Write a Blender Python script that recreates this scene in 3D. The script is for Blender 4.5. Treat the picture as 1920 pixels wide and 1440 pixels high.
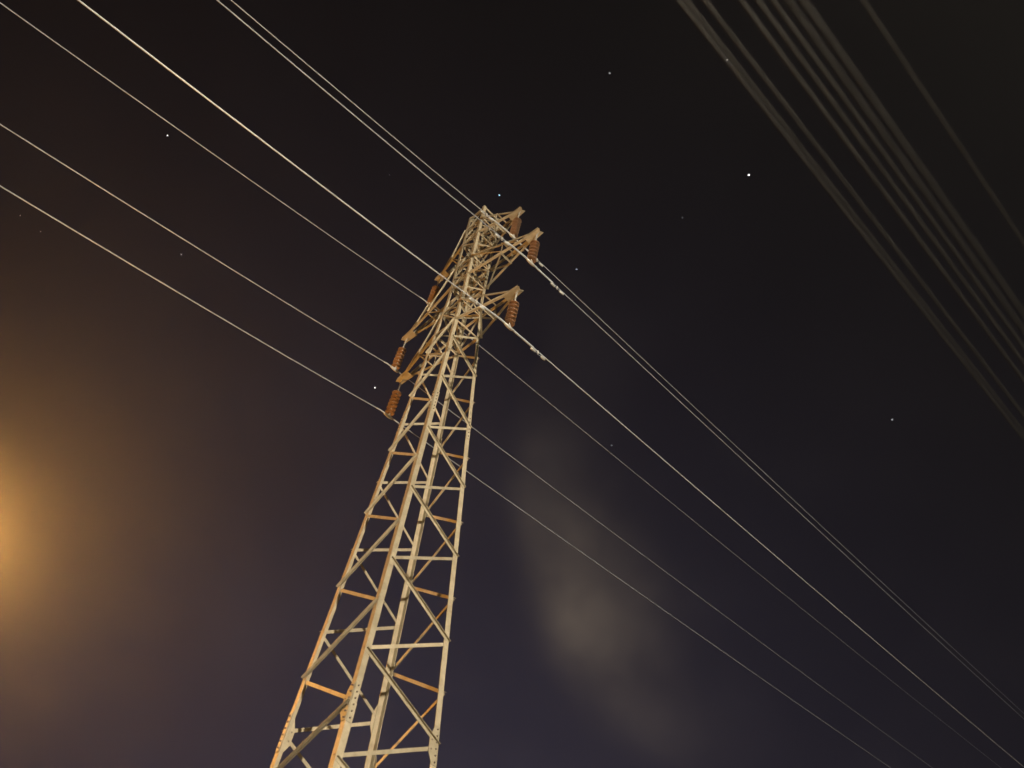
import bpy, bmesh, math, random
from mathutils import Vector, Matrix
random.seed(7)
for o in list(bpy.data.objects): bpy.data.objects.remove(o)
scene = bpy.context.scene
COL = scene.collection

# ---------------------------------------------------------------- camera
EYE = 1.6                                   # eye height above the ground
R0 = Vector((0.9911029, -0.1021837, 0.0852845))     # camera right
R1 = Vector((-0.1330976, -0.7609050, 0.6350659))    # camera up
R2 = Vector((0.0, 0.6407668, 0.7677356))            # view direction
cam_d = bpy.data.cameras.new('camera'); cam = bpy.data.objects.new('camera', cam_d); COL.objects.link(cam)
cam.matrix_world = Matrix(((R0.x, R1.x, -R2.x, 0), (R0.y, R1.y, -R2.y, 0), (R0.z, R1.z, -R2.z, EYE), (0, 0, 0, 1)))
cam_d.sensor_width = 36; cam_d.lens = 36 * 1440.17 / 1920
cam_d.clip_start = 0.05; cam_d.clip_end = 20000
cam_d.dof.use_dof = True; cam_d.dof.focus_distance = 18.0
cam_d.dof.aperture_fstop = cam_d.lens / 1000 / 0.034      # 34 mm wide opening: wires close overhead go soft
scene.camera = cam

# ---------------------------------------------------------------- sky, moon, exposure
MOON_EL, MOON_AZ = math.radians(38), math.radians(160)     # azimuth clockwise from +Y
world = bpy.data.worlds.new('World'); scene.world = world; world.use_nodes = True
nt = world.node_tree; nt.nodes.clear(); N = nt.nodes.new; L = nt.links.new
def math_n(op, a=None, b=None, c=None, clamp=False):
    n = N('ShaderNodeMath'); n.operation = op; n.use_clamp = clamp
    for i, v in enumerate((a, b, c)):
        if v is None: continue
        if isinstance(v, (int, float)): n.inputs[i].default_value = v
        else: L(v, n.inputs[i])
    return n.outputs[0]
def vmath(op, a, b=None, out=0):
    n = N('ShaderNodeVectorMath'); n.operation = op
    for i, v in enumerate((a, b)):
        if v is None: continue
        if isinstance(v, (tuple, list, Vector)): n.inputs[i].default_value = v
        else: L(v, n.inputs[i])
    return n.outputs[out]
tc = N('ShaderNodeTexCoord'); direc = vmath('NORMALIZE', tc.outputs['Generated'])
sky = N('ShaderNodeTexSky'); sky.sky_type = 'NISHITA'; sky.sun_disc = False
sky.sun_elevation = MOON_EL; sky.sun_rotation = MOON_AZ; sky.air_density = 1.0; sky.dust_density = 1.5
moonsky = vmath('SCALE', sky.outputs[0]); moonsky.node.inputs['Scale'].default_value = 0.00012
def aim(az, el):
    a, e = math.radians(az), math.radians(el)
    return Vector((math.sin(a) * math.cos(e), math.cos(a) * math.cos(e), math.sin(e)))
# town glow: brightest over the horizon ahead, falling off towards the zenith
town = aim(-10, 4)
d_t = vmath('DOT_PRODUCT', direc, town, 1)
glow = math_n('MULTIPLY', math_n('EXPONENT', math_n('MULTIPLY', math_n('SUBTRACT', d_t, 1.0), 4.1)), 0.036)
# thin night cloud lit from the town
noise = N('ShaderNodeTexNoise'); noise.inputs['Scale'].default_value = 6.5; noise.inputs['Detail'].default_value = 5; noise.inputs['Roughness'].default_value = .5
L(direc, noise.inputs['Vector'])
warp = N('ShaderNodeTexNoise'); warp.inputs['Scale'].default_value = 4.5; warp.inputs['Detail'].default_value = 3
L(direc, warp.inputs['Vector'])
wv = vmath('SUBTRACT', warp.outputs['Color'], (.5, .5, .5)); wv2 = vmath('SCALE', wv); wv2.node.inputs['Scale'].default_value = .085
dw = vmath('ADD', direc, wv2)
cc = Vector((0.1162, 0.8246, 0.5537)).normalized()
up_dir = Vector((-0.0139, 0.6991, 0.7149)).normalized()                 # cloud's far end
ax = (up_dir - cc * up_dir.dot(cc)).normalized(); ay = cc.cross(ax)
rel = vmath('SUBTRACT', dw, cc)
cu0 = vmath('DOT_PRODUCT', rel, ax, 1)
cu = math_n('ADD', math_n('DIVIDE', math_n('MAXIMUM', cu0, 0.0), .135), math_n('DIVIDE', math_n('MINIMUM', cu0, 0.0), .115))
cv0 = math_n('SUBTRACT', math_n('ADD', vmath('DOT_PRODUCT', rel, ay, 1), .012), math_n('MULTIPLY', math_n('MULTIPLY', cu0, cu0), 1.3))
cv = math_n('ADD', math_n('DIVIDE', math_n('MAXIMUM', cv0, 0.0), .075), math_n('DIVIDE', math_n('MINIMUM', cv0, 0.0), .030))   # sharper on one side, feathered on the other
r2 = math_n('ADD', math_n('MULTIPLY', cu, cu), math_n('MULTIPLY', cv, cv))
patch = math_n('EXPONENT', math_n('MULTIPLY', r2, -0.9))
tail = math_n('EXPONENT', math_n('MULTIPLY', math_n('ADD', math_n('MULTIPLY', math_n('MULTIPLY', cu, cu), .22), math_n('MULTIPLY', math_n('MULTIPLY', cv, cv), .8)), -1.0))
puff = math_n('MULTIPLY', math_n('ADD', math_n('MULTIPLY', patch, .85), math_n('MULTIPLY', tail, .13)), math_n('MAXIMUM', math_n('MULTIPLY_ADD', noise.outputs['Fac'], 3.2, -.55), .15))
veil = math_n('MULTIPLY', math_n('SUBTRACT', noise.outputs['Fac'], .42, clamp=True), glow)
mixc = N('ShaderNodeCombineXYZ')
sky_r = math_n('ADD', math_n('ADD', math_n('MULTIPLY', glow, .93), math_n('MULTIPLY', puff, .052)), math_n('MULTIPLY', veil, 1.1))
sky_g = math_n('ADD', math_n('ADD', math_n('MULTIPLY', glow, .82), math_n('MULTIPLY', puff, .040)), math_n('MULTIPLY', veil, .9))
sky_b = math_n('ADD', math_n('ADD', math_n('MULTIPLY', glow, 1.34), math_n('MULTIPLY', puff, .025)), math_n('MULTIPLY', veil, .9))
L(sky_r, mixc.inputs[0]); L(sky_g, mixc.inputs[1]); L(sky_b, mixc.inputs[2])
tot = vmath('ADD', mixc.outputs[0], moonsky)
bg = N('ShaderNodeBackground'); bg.inputs['Strength'].default_value = 1.0; L(tot, bg.inputs['Color'])
wo = N('ShaderNodeOutputWorld'); L(bg.outputs[0], wo.inputs['Surface'])

sun_d = bpy.data.lights.new('moon', 'SUN'); sun_d.energy = 0.015; sun_d.angle = math.radians(.5); sun_d.color = (1, .96, .9)
sun = bpy.data.objects.new('moon', sun_d); COL.objects.link(sun)
sun.rotation_euler = aim(math.degrees(MOON_AZ), math.degrees(MOON_EL)).to_track_quat('Z', 'Y').to_euler()
scene.view_settings.view_transform = 'Standard'; scene.view_settings.look = 'None'
scene.view_settings.exposure = 0; scene.view_settings.gamma = 1
scene.render.engine = 'CYCLES'

# ---------------------------------------------------------------- materials
def mat(name, c1, c2, rough=.6, metal=0., scale=6., vary=.12, stain=None, stain_amt=0., bump=0.):
    m = bpy.data.materials.new(name); m.use_nodes = True; t = m.node_tree; b = t.nodes['Principled BSDF']
    def n(k): return t.nodes.new(k)
    co = n('ShaderNodeTexCoord'); nz = n('ShaderNodeTexNoise'); nz.inputs['Scale'].default_value = scale; nz.inputs['Detail'].default_value = 6
    t.links.new(co.outputs['Object'], nz.inputs['Vector'])
    mx = n('ShaderNodeMix'); mx.data_type = 'RGBA'; mx.inputs[6].default_value = (*c1, 1); mx.inputs[7].default_value = (*c2, 1)
    rp = n('ShaderNodeMapRange'); rp.inputs[1].default_value = .35; rp.inputs[2].default_value = .65
    t.links.new(nz.outputs['Fac'], rp.inputs[0]); t.links.new(rp.outputs[0], mx.inputs[0])
    col = mx.outputs[2]
    if stain:
        n2 = n('ShaderNodeTexNoise'); n2.inputs['Scale'].default_value = 2.3; n2.inputs['Detail'].default_value = 8; n2.inputs['Roughness'].default_value = .7
        t.links.new(co.outputs['Object'], n2.inputs['Vector'])
        r2_ = n('ShaderNodeMapRange'); r2_.inputs[1].default_value = .56; r2_.inputs[2].default_value = .72; r2_.inputs[4].default_value = stain_amt
        t.links.new(n2.outputs['Fac'], r2_.inputs[0])
        m2 = n('ShaderNodeMix'); m2.data_type = 'RGBA'; m2.inputs[7].default_value = (*stain, 1)
        t.links.new(r2_.outputs[0], m2.inputs[0]); t.links.new(col, m2.inputs[6]); col = m2.outputs[2]
    oi = n('ShaderNodeObjectInfo'); hv = n('ShaderNodeHueSaturation')
    mr = n('ShaderNodeMapRange'); mr.inputs[3].default_value = 1 - vary; mr.inputs[4].default_value = 1 + vary
    t.links.new(oi.outputs['Random'], mr.inputs[0]); t.links.new(mr.outputs[0], hv.inputs['Value']); t.links.new(col, hv.inputs['Color'])
    t.links.new(hv.outputs[0], b.inputs['Base Color'])
    b.inputs['Roughness'].default_value = rough; b.inputs['Metallic'].default_value = metal
    if bump:
        bp = n('ShaderNodeBump'); bp.inputs['Strength'].default_value = bump; bp.inputs['Distance'].default_value = .01
        t.links.new(nz.outputs['Fac'], bp.inputs['Height']); t.links.new(bp.outputs[0], b.inputs['Normal'])
    return m
STEEL = mat('galvanised_steel', (.40, .345, .245), (.51, .45, .335), .6, .1, 7, .16, (.26, .16, .08), .55)
BOLT = mat('dark_bolt', (.16, .13, .10), (.24, .20, .16), .6, .2, 20, .1)
FITTING = mat('bright_fitting', (.50, .50, .48), (.62, .61, .58), .45, .3, 12, .1)
GLAZE = mat('brown_porcelain', (.31, .20, .145), (.39, .26, .19), .22, 0, 9, .12)
ALU = mat('weathered_aluminium', (.28, .315, .385), (.36, .395, .46), .55, .2, 9, .05)
PALEALU = mat('bright_aluminium', (.52, .56, .63), (.60, .64, .70), .45, .25, 9, .03)  # paler aluminium for the lowest right wire and every armour rod
BLACKWIRE = mat('black_cable_sheath', (.012, .0125, .0135), (.017, .0175, .0185), .6, 0, 5, .12)
CONCRETE = mat('concrete', (.26, .25, .23), (.36, .35, .32), .9, 0, 5, .05, bump=.3)
POLE = mat('painted_lamp_pole', (.20, .21, .20), (.26, .27, .26), .5, .2, 4, .05)
GROUND = mat('dry_grass_ground', (.055, .06, .028), (.10, .085, .05), .95, 0, .35, 0, bump=.5)
def emit_mat(name, col, s):
    m = bpy.data.materials.new(name); m.use_nodes = True; t = m.node_tree; t.nodes.clear()
    e = t.nodes.new('ShaderNodeEmission'); e.inputs[0].default_value = (*col, 1); e.inputs[1].default_value = s
    o = t.nodes.new('ShaderNodeOutputMaterial'); t.links.new(e.outputs[0], o.inputs[0]); return m

# ---------------------------------------------------------------- helpers
def link(name, me, m, parent=None, smooth=False):
    o = bpy.data.objects.new(name, me); COL.objects.link(o)
    if m and not me.materials: me.materials.append(m)
    if parent: o.parent = parent
    if smooth:
        for p in me.polygons: p.use_smooth = True
    return o
def pyd(name, vs, fs, m, parent=None, smooth=False):
    me = bpy.data.meshes.new(name); me.from_pydata([tuple(v) for v in vs], [], fs); me.update()
    bm = bmesh.new(); bm.from_mesh(me); bmesh.ops.recalc_face_normals(bm, faces=bm.faces); bm.to_mesh(me); bm.free()
    return link(name, me, m, parent, smooth)
def thing(name, label, cat, loc=(0, 0, 0), group=None):
    o = bpy.data.objects.new(name, None); COL.objects.link(o); o.location = loc; o.empty_display_size = .2
    return tag(o, label, cat, group)
def tag(o, label, cat, group=None):
    o['label'] = label; o['category'] = cat
    if group: o['group'] = group
    return o
def angle(name, p0, p1, e1, e2, l1, l2, t, m, parent):
    """steel angle from p0 (heel) to p1; flanges along e1 and e2"""
    d = (p1 - p0).normalized()
    e1 = (e1 - d * e1.dot(d)).normalized(); e2 = (e2 - d * e2.dot(d)); e2 = (e2 - e1 * e2.dot(e1)).normalized()
    prof = [(0, 0), (l1, 0), (l1, t), (t, t), (t, l2), (0, l2)]
    vs = [p + e1 * a + e2 * b for p in (p0, p1) for a, b in prof]
    fs = [(i, (i + 1) % 6, (i + 1) % 6 + 6, i + 6) for i in range(6)] + [tuple(range(5, -1, -1)), tuple(range(6, 12))]
    return pyd(name, vs, fs, m, parent)
def plate(name, pts, n, t, m, parent):
    """flat plate: outline pts (in one plane) pushed along n by t"""
    k = len(pts); vs = list(pts) + [p + n * t for p in pts]
    fs = [(i, (i + 1) % k, (i + 1) % k + k, i + k) for i in range(k)] + [tuple(range(k - 1, -1, -1)), tuple(range(k, 2 * k))]
    return pyd(name, vs, fs, m, parent)
def tube(name, pts, radii, m, parent=None, sides=8, smooth=True):
    vs, fs = [], []
    n = len(pts)
    if isinstance(radii, (int, float)): radii = [radii] * n
    for i, p in enumerate(pts):
        d = (pts[min(i + 1, n - 1)] - pts[max(i - 1, 0)]).normalized()
        ref = Vector((0, 0, 1)) if abs(d.z) < .9 else Vector((1, 0, 0))
        a = d.cross(ref).normalized(); b = d.cross(a)
        for k in range(sides):
            th = 2 * math.pi * k / sides; vs.append(p + (a * math.cos(th) + b * math.sin(th)) * radii[i])
    for i in range(n - 1):
        for k in range(sides):
            k2 = (k + 1) % sides; fs.append((i * sides + k, i * sides + k2, (i + 1) * sides + k2, (i + 1) * sides + k))
    fs.append(tuple(range(sides - 1, -1, -1))); fs.append(tuple((n - 1) * sides + k for k in range(sides)))
    return pyd(name, vs, fs, m, parent, smooth)
def lathe_mesh(name, prof, m, sides=18):
    vs, fs = [], []
    for r, z in prof:
        for k in range(sides):
            th = 2 * math.pi * k / sides; vs.append((r * math.cos(th), r * math.sin(th), z))
    for i in range(len(prof) - 1):
        for k in range(sides):
            k2 = (k + 1) % sides; fs.append((i * sides + k, i * sides + k2, (i + 1) * sides + k2, (i + 1) * sides + k))
    fs.append(tuple(range(sides))); fs.append(tuple((len(prof) - 1) * sides + k for k in range(sides)))
    me = bpy.data.meshes.new(name); me.from_pydata(vs, [], fs); me.update()
    bm = bmesh.new(); bm.from_mesh(me); bmesh.ops.recalc_face_normals(bm, faces=bm.faces); bm.to_mesh(me); bm.free()
    me.materials.append(m)
    for p in me.polygons: p.use_smooth = len(p.vertices) == 4
    return me
def box_pts(c, hx, hy, hz):
    return [c + Vector((sx * hx, sy * hy, sz * hz)) for sz in (-1, 1) for sx, sy in ((-1, -1), (1, -1), (1, 1), (-1, 1))]
BOXF = [(0, 3, 2, 1), (4, 5, 6, 7), (0, 1, 5, 4), (1, 2, 6, 5), (2, 3, 7, 6), (3, 0, 4, 7)]

# ---------------------------------------------------------------- ground
g = pyd('ground', [(-4000, -4000, 0), (4000, -4000, 0), (4000, 4000, 0), (-4000, 4000, 0)], [(0, 1, 2, 3)], GROUND); g['kind'] = 'structure'

# ---------------------------------------------------------------- pylon (frame: X along the crossarms, Y along the line)
C0 = Vector((-1.57699, 11.89593, 0)); YAW = -0.86969
UX = Vector((math.cos(YAW), math.sin(YAW), 0)); UY = Vector((-math.sin(YAW), math.cos(YAW), 0)); UZ = Vector((0, 0, 1))
def loc(x, y, h): return UX * x + UY * y + UZ * (h + EYE)            # relative to the pylon's base
def half(h): return max(1.04605 - .040765 * h, .33)
SQ = dict(A=(-1, -1), B=(1, -1), D=(1, 1), C=(-1, 1))
def legp(k, h): w = half(h) + .022; return loc(SQ[k][0] * w, SQ[k][1] * w, h)
WAIST = 17.565; TOP = 22.25; BASE = -EYE + .25; SPL = 5.36; SPL2 = 12.75
pylon = thing('lattice_pylon', 'tall narrow lattice steel pylon carrying six wires, lit cream from below', 'pylon', C0)
TL = .011
leg_secs = [(BASE, SPL, .112), (SPL, SPL2, .104), (SPL2, WAIST, .090), (WAIST, TOP, .084)]
for k in 'ABCD':
    sx, sy = SQ[k]
    for h0, h1, wd in leg_secs:
        angle('leg', legp(k, h0), legp(k, h1), UX * -sx, UY * -sy, wd, wd, TL, STEEL, pylon)
    b0 = legp(k, BASE - .24)
    ft = pyd('footing', [Vector((math.cos(a) * r, math.sin(a) * r, z)) + Vector((b0.x, b0.y, 0)) for r, z in ((.42, -.3), (.42, .12), (.30, .27)) for a in [math.radians(45 + 90 * q) + YAW for q in range(4)]],
             [(0, 1, 5, 4), (1, 2, 6, 5), (2, 3, 7, 6), (3, 0, 4, 7), (4, 5, 9, 8), (5, 6, 10, 9), (6, 7, 11, 10), (7, 4, 8, 11), (8, 9, 10, 11), (3, 2, 1, 0)], CONCRETE, pylon)

LEV = [16.547, 15.8246, 15.0284, 14.2336, 13.3448, 12.427, 11.5223, 10.6353, 9.7482, 8.8842, 8.0057, 7.1113, 6.2253, 5.3645, 4.5416, 3.72, 2.88, 2.02, 1.12, .18, -.75]
# faces: (leg with even levels, leg with odd levels, outward normal)
FACES = [('B', 'D', UX), ('A', 'B', -UY), ('C', 'A', -UX), ('D', 'C', UY)]
# the long braces of each face run down from this leg (bolted outside), the short ones are bolted inside
DOWN = {('B', 'D'): 'B', ('A', 'B'): 'B', ('C', 'A'): 'A', ('D', 'C'): 'D'}
def brace(name, pa, pb, n, outside, w=.06, t=.007, legt=TL, parent=None, flip=False, extra=0):
    d = (pb - pa).normalized(); side = n.cross(d)
    if side.z > 0: side = -side
    if flip: side = -side
    off = n * (.0015 + extra) if outside else n * -(legt + .0015)
    sh = side * (-w * .5)
    return angle(name, pa + off + sh, pb + off + sh, side, n if outside else -n, w, w * .9, t, STEEL, parent or pylon)
def toward(k, other, h, wd):
    """point on leg k's flange centre on the face shared with `other`"""
    p = legp(k, h); q = legp(other, h); return p + (q - p).normalized() * wd * .5
for ev, od, n in FACES:
    dn = DOWN[(ev, od)]
    for i in range(1, len(LEV) - 1):
        ka, kb = (ev, od) if i % 2 == 0 else (od, ev)
        outside = ka == dn
        wd = .1; rear = 'C' in (ev, od)
        pa = toward(ka, kb, LEV[i] - .035, wd); pb = toward(kb, ka, LEV[i + 1] + .035, wd)
        dd = (pb - pa).normalized()
        nn = n
        brace('diagonal_brace', pa - dd * .05, pb + dd * .05, nn, outside or rear, .056 if outside else .058, .007, extra=.010 if (rear and not outside) else 0)

# --- cage above the waist: girts at the arm levels and zigzag between
ARMS = [('low', 2.165, 15.81, 1.0), ('mid', 2.647, 18.14, 1.02), ('top', 1.748, 20.54, .96)]
GIRT = [15.81, 16.81, 18.14, 19.16, 20.54, 21.50, TOP - .04]
for j, h in enumerate(GIRT):
    for ev, od, n in FACES:
        a, b = toward(ev, od, h, .06), toward(od, ev, h, .06)
        dd = (b - a).normalized()
        brace('girt', a - dd * .04, b + dd * .04, n, False, .055 if j < 6 else .085, .006)
nodes_h = [15.81, 16.81, 17.48, 18.14, 18.65, 19.16, 19.85, 20.54, 21.02, 21.50, 22.12]
for f_i, (ev, od, n) in enumerate(FACES):
    for i in range(len(nodes_h) - 1):
        ka, kb = (ev, od) if (i + f_i) % 2 == 0 else (od, ev)
        a = toward(ka, kb, nodes_h[i] + .06, .06); b = toward(kb, ka, nodes_h[i + 1] - .06, .06)
        dd = (b - a).normalized()
        brace('diagonal_brace', a - dd * .03, b + dd * .03, n, False, .045, .005, TL + .008)
        if i in (3, 4, 7, 8):                      # crossed braces close to the arms
            a = toward(kb, ka, nodes_h[i] + .06, .06); b = toward(ka, kb, nodes_h[i + 1] - .06, .06)
            dd = (b - a).normalized()
            brace('diagonal_brace', a - dd * .03, b + dd * .03, n, False, .04, .005, TL + .016)
for h in (15.81, 18.14, 20.54, 22.15):             # plan bracing
    for (p, q), dz in ((('A', 'D'), .0), (('B', 'C'), .02)):
        a, b = legp(p, h), legp(q, h); d = (b - a).normalized()
        angle('plan_brace', a + d * .07 + UZ * dz, b - d * .07 + UZ * dz, d.cross(UZ), UZ, .045, .04, .005, STEEL, pylon)

# --- gussets and splices
bolt_me = None
def bolts(parent, pts, n):
    global bolt_me
    if bolt_me is None: bolt_me = lathe_mesh('bolt', [(.015, -.002), (.015, .011), (.009, .013), (.009, .024)], BOLT, 6)
    rot = n.to_track_quat('Z', 'Y').to_euler()
    for p in pts:
        b = bpy.data.objects.new('bolt', bolt_me); COL.objects.link(b); b.parent = parent; b.location = p; b.rotation_euler = rot
def gusset(k, other, h, n, size, t=.009):
    a, b = legp(k, h), legp(other, h); e = (b - a).normalized(); up = (legp(k, h + .5) - legp(k, h - .5)).normalized()
    o = n * .002
    s = size
    pts = [a + up * 1.55 * s + e * .01 + o, a - up * 1.55 * s + e * .01 + o, a - up * 1.55 * s + e * .1 + o, a - up * .7 * s + e * .98 * s + o, a + up * .45 * s + e * .98 * s + o, a + up * 1.55 * s + e * .1 + o]
    return plate('gusset_plate', pts, n, t, STEEL, pylon), e, up, a
def splice_plate(k, other, h, n, ln, wd=.088, t=.010):
    a, b = legp(k, h), legp(other, h); e = (b - a).normalized(); up = (legp(k, h + .5) - legp(k, h - .5)).normalized(); o = n * .002
    pts = [a + up * ln * .5 + e * .008 + o, a - up * ln * .5 + e * .008 + o, a - up * ln * .5 + e * wd + o, a + up * ln * .5 + e * wd + o]
    return plate('splice_plate', pts, n, t, STEEL, pylon), e, up, a
NORM = {frozenset('BD'): UX, frozenset('AB'): -UY, frozenset('AC'): -UX, frozenset('CD'): UY}
for k, gface, other in (('B', 'A', 'D'), ('D', 'B', 'C'), ('A', 'C', 'B'), ('C', 'D', 'A')):
    n = NORM[frozenset(k + gface)]
    gp, e, up, a = gusset(k, gface, SPL, n, .19)
    bolts(gp, [a + e * .05 + up * (-.25 + .1 * q) + n * .011 for q in range(6)] + [a + e * .14 + up * s_ for s_ in (.06, -.08)], n)
    n2 = NORM[frozenset(k + other)]
    sp, e, up, a = splice_plate(k, other, SPL, n2, .62)
    bolts(sp, [a + e * .05 + up * (-.25 + .1 * q) + n2 * .012 for q in range(6)], n2)
    for oth in (gface, other):
        n3 = NORM[frozenset(k + oth)]
        sp, e, up, a = splice_plate(k, oth, SPL2 - .32, n3, .72, .098)
        bolts(sp, [a + e * .05 + up * (-.28 + .112 * q) + n3 * .012 for q in range(6)], n3)
gp, e, up, a = gusset('C', 'A', LEV[12], -UX, .17)
for i in (10, 11):                                  # small plates where the braces meet the lower legs
    for k, face in (('B', 'D' if i % 2 == 0 else 'A'), ('D', 'C' if i % 2 == 0 else 'B'), ('A', 'B' if i % 2 == 0 else 'C')):
        gusset(k, face, LEV[i], NORM[frozenset(k + face)], .085, .006)

# --- crossarms
TIPS = {}
for side, sgn in (('R', 1), ('Lf', -1)):
    legs = ('B', 'D') if sgn > 0 else ('A', 'C')
    for nm, ln, h, rise in ARMS:
        arm = bpy.data.objects.new('crossarm', None); COL.objects.link(arm); arm.parent = pylon
        tipx = sgn * (ln - .13)
        fr = .52 if nm == 'mid' else .45
        mids = {}
        for q, k in enumerate(legs):
            ys = -1 if q == 0 else 1
            out = UY * ys
            bb, bt = legp(k, h), legp(k, h + rise)
            tb = loc(tipx, ys * .075, h); tt = loc(tipx, ys * .075, h + .07)
            wdt = .06
            angle('bottom_chord', bb + out * .003, tb + out * .003, -UZ * -1, -out, wdt, wdt, .006, STEEL, arm)
            angle('tie_chord', bt + out * .003, tt + out * .003, -UZ, -out, wdt * .92, wdt * .92, .006, STEEL, arm)
            mb = bb.lerp(tb, fr); mt = bt.lerp(tt, fr); mids[k] = (mb, mt)
            angle('arm_post', mb + UZ * .03, mt - UZ * .02, UX * sgn, -out, .04, .035, .004, STEEL, arm)
            angle('arm_diagonal', bt - UZ * .05 + out * .012, mb + UZ * .04 + out * .012, UZ, out, .042, .035, .004, STEEL, arm)
            if nm == 'mid':
                mb2 = bb.lerp(tb, .76); mt2 = bt.lerp(tt, .76)
                angle('arm_diagonal', mt - UZ * .03 + out * .012, mb2 + UZ * .03 + out * .012, UZ, out, .04, .035, .004, STEEL, arm)
        (m0b, m0t), (m1b, m1t) = mids[legs[0]], mids[legs[1]]
        angle('arm_crosspiece', m0b - UZ * .005, m1b - UZ * .005, UX * sgn, -UZ, .045, .03, .004, STEEL, arm)
        angle('arm_crosspiece', m0t + UZ * .005, m1t + UZ * .005, UX * sgn, UZ, .045, .03, .004, STEEL, arm)
        angle('arm_crosspiece', m0b - UZ * .012, legp(legs[1], h) - UZ * .012 + UX * sgn * .05, UY, -UZ, .042, .03, .004, STEEL, arm)
        # tip: two cheek plates, a bottom plate and a hanger lug
        x0, x1 = sgn * (ln - .34), sgn * (ln + .15)
        for ys in (-1, 1):
            o = UY * ys
            pts = [loc(x0, ys * .088, h + .12), loc(x0, ys * .088, h - .03), loc(x1 - sgn * .03, ys * .088, h - .045), loc(x1 - sgn * .05, ys * .088, h + .04)]
            plate('cheek_plate', pts, o, .008, STEEL, arm)
        pts = [loc(x0 - sgn * .02, -.115, h - .05), loc(x1, -.088, h - .05), loc(x1 - sgn * .05, 0, h - .05), loc(x1, .088, h - .05), loc(x0 - sgn * .02, .115, h - .05)]
        plate('bottom_plate', pts, UZ, .009, STEEL, arm)
        hx = sgn * ln
        pts = [loc(hx - .05, 0, h - .042), loc(hx - .028, 0, h - .15), loc(hx + .028, 0, h - .15), loc(hx + .05, 0, h - .042)]
        plate('hanger_lug', [p - UY * .006 for p in pts], UY, .012, FITTING, arm)
        TIPS[side[0] + nm[0]] = (hx, h)

# ---------------------------------------------------------------- insulator strings
disc_me = lathe_mesh('disc', [(.018, .066), (.040, .064), (.044, .034), (.070, .020), (.108, -.004), (.126, -.026), (.127, -.036), (.119, -.038), (.108, -.006), (.094, -.024), (.082, -.004), (.062, -.022), (.045, .0), (.018, -.004)], GLAZE, 20)
ball_me = lathe_mesh('socket_cap', [(.030, -.005), (.040, .0), (.040, .030), (.026, .040), (.014, .042), (.014, .075)], FITTING, 12)
CL = {}
SLABEL = {'Rt': 'brown disc insulator string under the topmost right crossarm of the pylon',
          'Rm': 'brown disc insulator string under the longest right crossarm, farthest right of all',
          'Rl': 'brown ribbed insulator string under the lowest right crossarm, holding the brightest wire',
          'Lt': 'brown insulator string under the topmost left crossarm, partly behind the arm below',
          'Lm': 'brown insulator string hanging from the middle left crossarm against dark sky',
          'Ll': 'brown insulator string hanging from the lowest left crossarm, nearest the sodium glow'}
SWING, DROP = -.11, 1.40
for key, (hx, h) in TIPS.items():
    top = C0 + loc(hx, 0, h - .13); bot = C0 + loc(hx + SWING, 0, h - DROP)
    CL[key] = (hx + SWING, h - DROP)
    st = thing('insulator_string', SLABEL[key], 'insulator', top, 'insulator strings of the pylon')
    axis = (top - bot); ln = axis.length; st.rotation_euler = (axis.to_track_quat('Z', 'Y') @ Matrix.Rotation(0, 3, 'Z').to_quaternion()).to_euler()
    tube('link', [Vector((0, 0, .0)), Vector((0, 0, -.05)), Vector((0, 0, -.25)), Vector((0, 0, -.35))], [.014, .024, .017, .022], FITTING, st, 8)
    z = -.41
    step = .142
    for q in range(6):
        dsc = bpy.data.objects.new('disc', disc_me); COL.objects.link(dsc); dsc.parent = st; dsc.location = (0, 0, z - q * step)
        cp = bpy.data.objects.new('socket_cap', ball_me); COL.objects.link(cp); cp.parent = dsc; cp.location = (0, 0, .046)
    zb = z - 5 * step
    tube('pin', [Vector((0, 0, zb - .01)), Vector((0, 0, -ln + .05))], [.012, .016], FITTING, st, 8)

# ---------------------------------------------------------------- line conductors
WL = {'Rl': (-.0185, -.1977), 'Lt': (-.0076, -.2053), 'Lm': (-.0091, -.2046), 'Ll': (-.0191, -.1958), 'Rm': (-.0153, -.1996), 'Rt': (-.0112, -.2016)}
WR = {'Rl': (-.0068, .0493), 'Lt': (-.0098, .0582), 'Lm': (-.0089, .0539), 'Ll': (-.0023, .0483), 'Rm': (-.0109, .0607), 'Rt': (-.0063, .0508)}
WLABEL = {'Rl': 'brightest line wire, held by the lowest right insulator, running to the lower right corner',
          'Lt': 'thin line wire held by the topmost left insulator, passing behind the pylon',
          'Lm': 'thin line wire held by the middle left insulator, second lowest at the left edge',
          'Ll': 'lowest line wire at the left edge, held by the lowest left insulator',
          'Rm': 'line wire held by the longest right crossarm, left one of the close pair',
          'Rt': 'line wire held by the topmost right crossarm, right one of the close pair'}
def wire_pt(key, s):
    x, h = CL[key]
    a, m = WL[key] if s < 0 else WR[key]
    k = .0015 if s < 0 else .0003
    b = abs(s)
    lin = m * b + k * b * b
    # the wire bends smoothly over the clamp
    rr = .35
    if b < rr: lin = m * (b * b / (2 * rr)) + m * 0
    else: lin = m * (b - rr / 2) + k * b * b
    lin += m * rr / 2 * min(1, b / 3) if b >= rr else m * 0
    return loc(x + a * s, s, h + lin)
def frange(a, b, st):
    r = []; x = a
    while x < b - 1e-6: r.append(x); x += st
    return r + [b]
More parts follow.
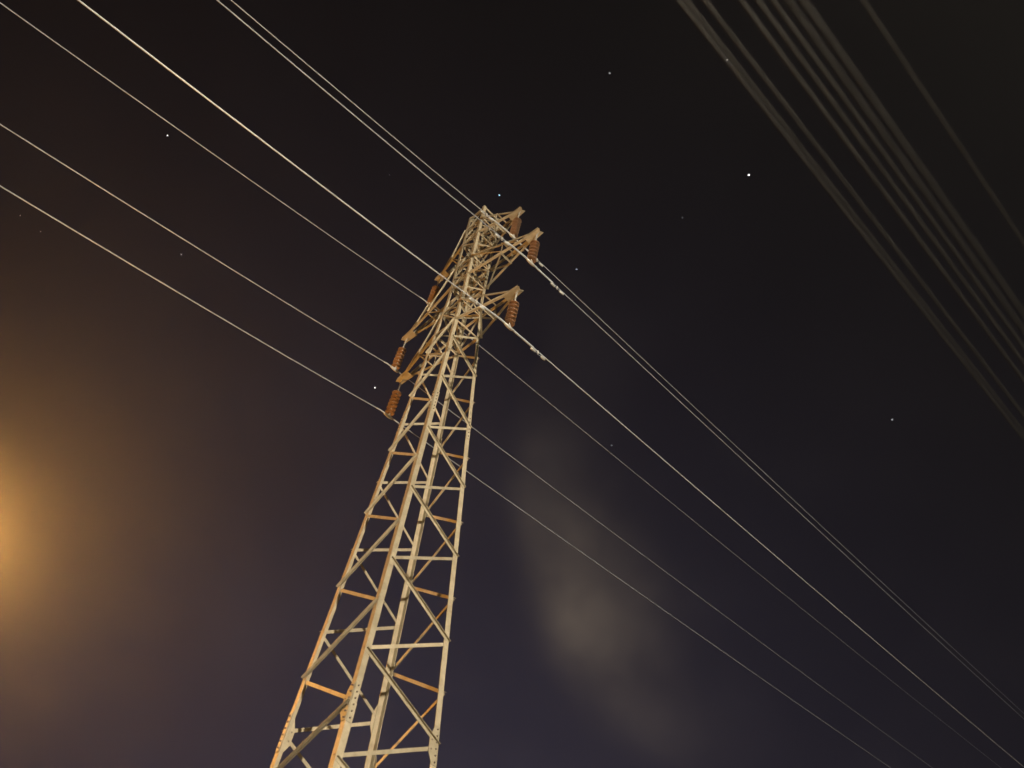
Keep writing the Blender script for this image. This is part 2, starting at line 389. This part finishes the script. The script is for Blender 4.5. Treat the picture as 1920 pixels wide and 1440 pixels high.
for key in CL:
    x, h = CL[key]; base = C0 + loc(x, 0, h)
    w = thing('line_conductor', WLABEL[key], 'power line', base, 'six line wires of the pylon')
    z0 = loc(x, 0, h)
    def P(s): return wire_pt(key, s) - z0
    ss = frange(-75, -12, 3) + frange(-11.5, -2, .5) + frange(-1.8, 2, .1) + frange(2.5, 20, .5) + frange(22, 95, 3)
    CM = PALEALU if key == 'Rl' else ALU
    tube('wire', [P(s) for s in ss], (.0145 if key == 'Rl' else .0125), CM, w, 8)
    rl = .88 if key[0] == 'R' else .4
    rs = frange(-rl, rl, .08)
    tube('armour_rod', [P(s) for s in rs], [(.013 if abs(s) > rl - .01 else (.024 if key[0] == 'R' else .017)) for s in rs], PALEALU, w, 10)
    # suspension clamp: boat-shaped body with a saddle strap
    cs = [-.16, -.12, -.06, 0, .06, .12, .16]
    tube('suspension_clamp', [P(s) - UZ * (.010 + .012 * math.cos(s * 9.8)) for s in cs], [.016, .03, .04, .044, .04, .03, .016], FITTING, w, 10)
    for hx_ in (-1, 1):
        pts = [P(0) + UX * hx_ * .03 + UY * .035, P(0) + UX * hx_ * .03 - UY * .035, P(0) + UX * hx_ * .02 - UY * .02 + UZ * .09, P(0) + UX * hx_ * .02 + UY * .02 + UZ * .09]
        plate('clamp_strap', pts, UX * hx_, .008, FITTING, w)
    for sd in ((-1.02, 1.0) if key[0] == 'R' else ()):
        c = P(sd); d = (P(sd + .1) - P(sd - .1)).normalized()
        dm = pyd('vibration_damper', [c + v for v in box_pts(Vector((0, 0, -.035)), .018, .022, .055)], BOXF, FITTING, w)
        mc = c - UZ * .085
        tube('messenger_cable', [mc - d * .20, mc + d * .20], .007, ALU, dm, 6)
        for sg in (-1, 1):
            e0 = mc + d * sg * .09; e1 = mc + d * sg * .245
            tube('weight', [e0, e0 + d * sg * .02, e1 - d * sg * .05, e1], [.02, .030, .034, .026], FITTING, dm, 8)

# ---------------------------------------------------------------- low service wires right overhead, parallel to the line
AZ = math.radians(50.9); SD = Vector((math.sin(AZ), math.cos(AZ), 0)); SP = Vector((math.cos(AZ), -math.sin(AZ), 0))
# (offset at unit height, height above eye, radius, label)
SERV = [(-.0825, 4.45, .006, 'leftmost of the faint service wires at the upper right, nearest the pylon'),
        (-.0760, 4.75, .005, 'faint service wire running tight beside the leftmost one at the upper right'),
        (-.0610, 4.50, .006, 'faint service wire third from the left in the upper right bundle'),
        (-.0310, 4.55, .0065, 'clearest of the service wires at the upper right, past the first dark gap'),
        (-.0170, 4.50, .006, 'service wire between two similar ones in the middle of the upper right bundle'),
        (-.0045, 4.60, .006, 'rightmost of the three clear service wires in the upper right bundle'),
        (.0080, 3.35, .005, 'very soft dim service wire just right of the three clear ones'),
        (.0205, 3.20, .005, 'very soft dim service wire, second to the right of the clear ones'),
        (.0690, 4.20, .0042, 'lone faint service wire nearest the upper right corner')]
for off, hh, rad, lab in SERV:
    hh *= .84
    root = SP * (off * hh) + Vector((0, 0, EYE + hh))
    pts = []
    for s in frange(-28, 30, 1):
        sag = .0009 * (s - 6) ** 2 - .0009 * 36
        pts.append(SD * s + UZ * sag + SP * (off * sag * .8))
    o = tube('service_wire', pts, rad, BLACKWIRE, None, 8); o.location = root
    tag(o, lab, 'cable', 'service wires overhead')

# ---------------------------------------------------------------- street lamps
LAMPS = []
def street_lamp(pos, hgt, col, power, label):
    r = thing('street_lamp', label, 'street lamp', (pos[0], pos[1], 0), 'street lamps')
    V = Vector
    tube('pole', [V((0, 0, 0)), V((0, 0, .9)), V((0, 0, .92)), V((0, 0, hgt - .55))], [.11, .105, .075, .045], POLE, r, 12)
    bp = pyd('base_plate', box_pts(V((0, 0, .012)), .19, .19, .012), BOXF, POLE, r)
    bolts(bp, [V((sx * .14, sy * .14, .026)) for sx in (-1, 1) for sy in (-1, 1)], UZ)
    me = lathe_mesh('collar', [(.05, hgt - .60), (.075, hgt - .54), (.12, hgt - .46), (.13, hgt - .42), (.11, hgt - .40)], POLE, 16); link('collar', me, None, r)
    me = lathe_mesh('cap', [(.03, hgt + .22), (.06, hgt + .205), (.085, hgt + .19), (.03, hgt + .26)], POLE, 16); link('cap', me, None, r)
    prof = [(.10, hgt - .40)] + [(.24 * math.sin(a), hgt - .10 - .30 * math.cos(a) * 1.0) for a in [math.radians(v) for v in range(28, 165, 10)]]
    gm = emit_mat('lit_globe', col, power)
    me = lathe_mesh('globe', prof, gm, 20); link('globe', me, None, r)
    return r
SOD = aim(-38.9, 27.0)
street_lamp((SOD.x / SOD.z * 10.0, SOD.y / SOD.z * 10.0), 11.6 + .1, (1.0, .46, .10), 2100, 'lit sodium globe lamp on a pole just left of the view, beside the pylon')
street_lamp((13.0, -16.0), 12.5, (1.0, .86, .64), 19000, 'lit warm white globe lamp on a pole behind the viewpoint')

# ---------------------------------------------------------------- stars
STARS = [((-0.0478, 0.44221, 0.89564), 1.5, 9, (.45, .75, 1), 'blue star right above the top of the pylon'),
         ((0.24908, 0.37193, 0.89422), 2.2, 12, (1, 1, 1), 'brightest white star, in the gap left of the service wires'),
         ((0.19741, 0.26008, 0.94519), 1.6, 5, (1, .97, .95), 'white star touching the leftmost service wire near the top edge'),
         ((0.06633, 0.29436, 0.95339), 1.3, 4, (1, 1, 1), 'small star alone near the top edge, right of centre'),
         ((-0.17347, 0.65239, 0.73777), 1.9, 7, (1, .97, .9), 'white star left of the two lowest left insulators'),
         ((-0.42671, 0.38538, 0.81817), 1.6, 5, (1, .98, .95), 'star between the two upper wires at the far left'),
         ((-0.40766, 0.505, 0.76078), 1.5, 4, (1, .98, .95), 'star just below the third wire down on the left side'),
         ((-0.54967, 0.44657, 0.706), 1.2, 2.5, (1, 1, 1), 'faint star below the lowest left wire, closest to the left edge'),
         ((-0.53341, 0.46417, 0.70712), 1.2, 2.5, (1, 1, 1), 'faint star below the lowest left wire, right of its twin'),
         ((0.06249, 0.51114, 0.85722), 1.4, 4, (.7, .8, 1), 'bluish star right of the close pair of wires by the longest right arm'),
         ((0.4449, 0.56015, 0.69879), 1.3, 4, (.9, .95, 1), 'lone star at the right, below the service wires'),
         ((0.13773, 0.6804, 0.71978), 1.2, 1.6, (.8, .9, 1), 'dim star between the wires right of the cloud'),
         ((-0.18549, 0.42911, 0.884), 1.1, 1.6, (.9, .9, 1), 'dim star left of the pylon top, under the close pair of wires'),
         ((0.18279, 0.43286, 0.88274), 1.1, 1.4, (.9, .9, 1), 'dim star below and left of the brightest star')]
for d, r, s, c, lab in STARS:
    d = Vector(d).normalized(); me = bpy.data.meshes.new('star'); bm = bmesh.new(); bmesh.ops.create_icosphere(bm, subdivisions=2, radius=r * .85); bm.to_mesh(me); bm.free()
    o = link('star', me, emit_mat('starlight', c, s * .6)); o.location = d * 2600 + Vector((0, 0, EYE)); tag(o, lab, 'star', 'stars')

# ---------------------------------------------------------------- damp night air round the lamps and the pylon
hm = bpy.data.materials.new('night_haze'); hm.use_nodes = True; t = hm.node_tree; t.nodes.clear()
pv = t.nodes.new('ShaderNodeVolumePrincipled'); pv.inputs['Color'].default_value = (.93, .94, .96, 1); pv.inputs['Density'].default_value = .0024; pv.inputs['Anisotropy'].default_value = .80
ho = t.nodes.new('ShaderNodeOutputMaterial'); t.links.new(pv.outputs[0], ho.inputs['Volume'])
hz = pyd('haze', box_pts(Vector((0, 20, 14)), 150, 150, 15.2), BOXF, hm); hz['kind'] = 'stuff'; hz['label'] = 'thin damp night haze glowing around the street lamps'
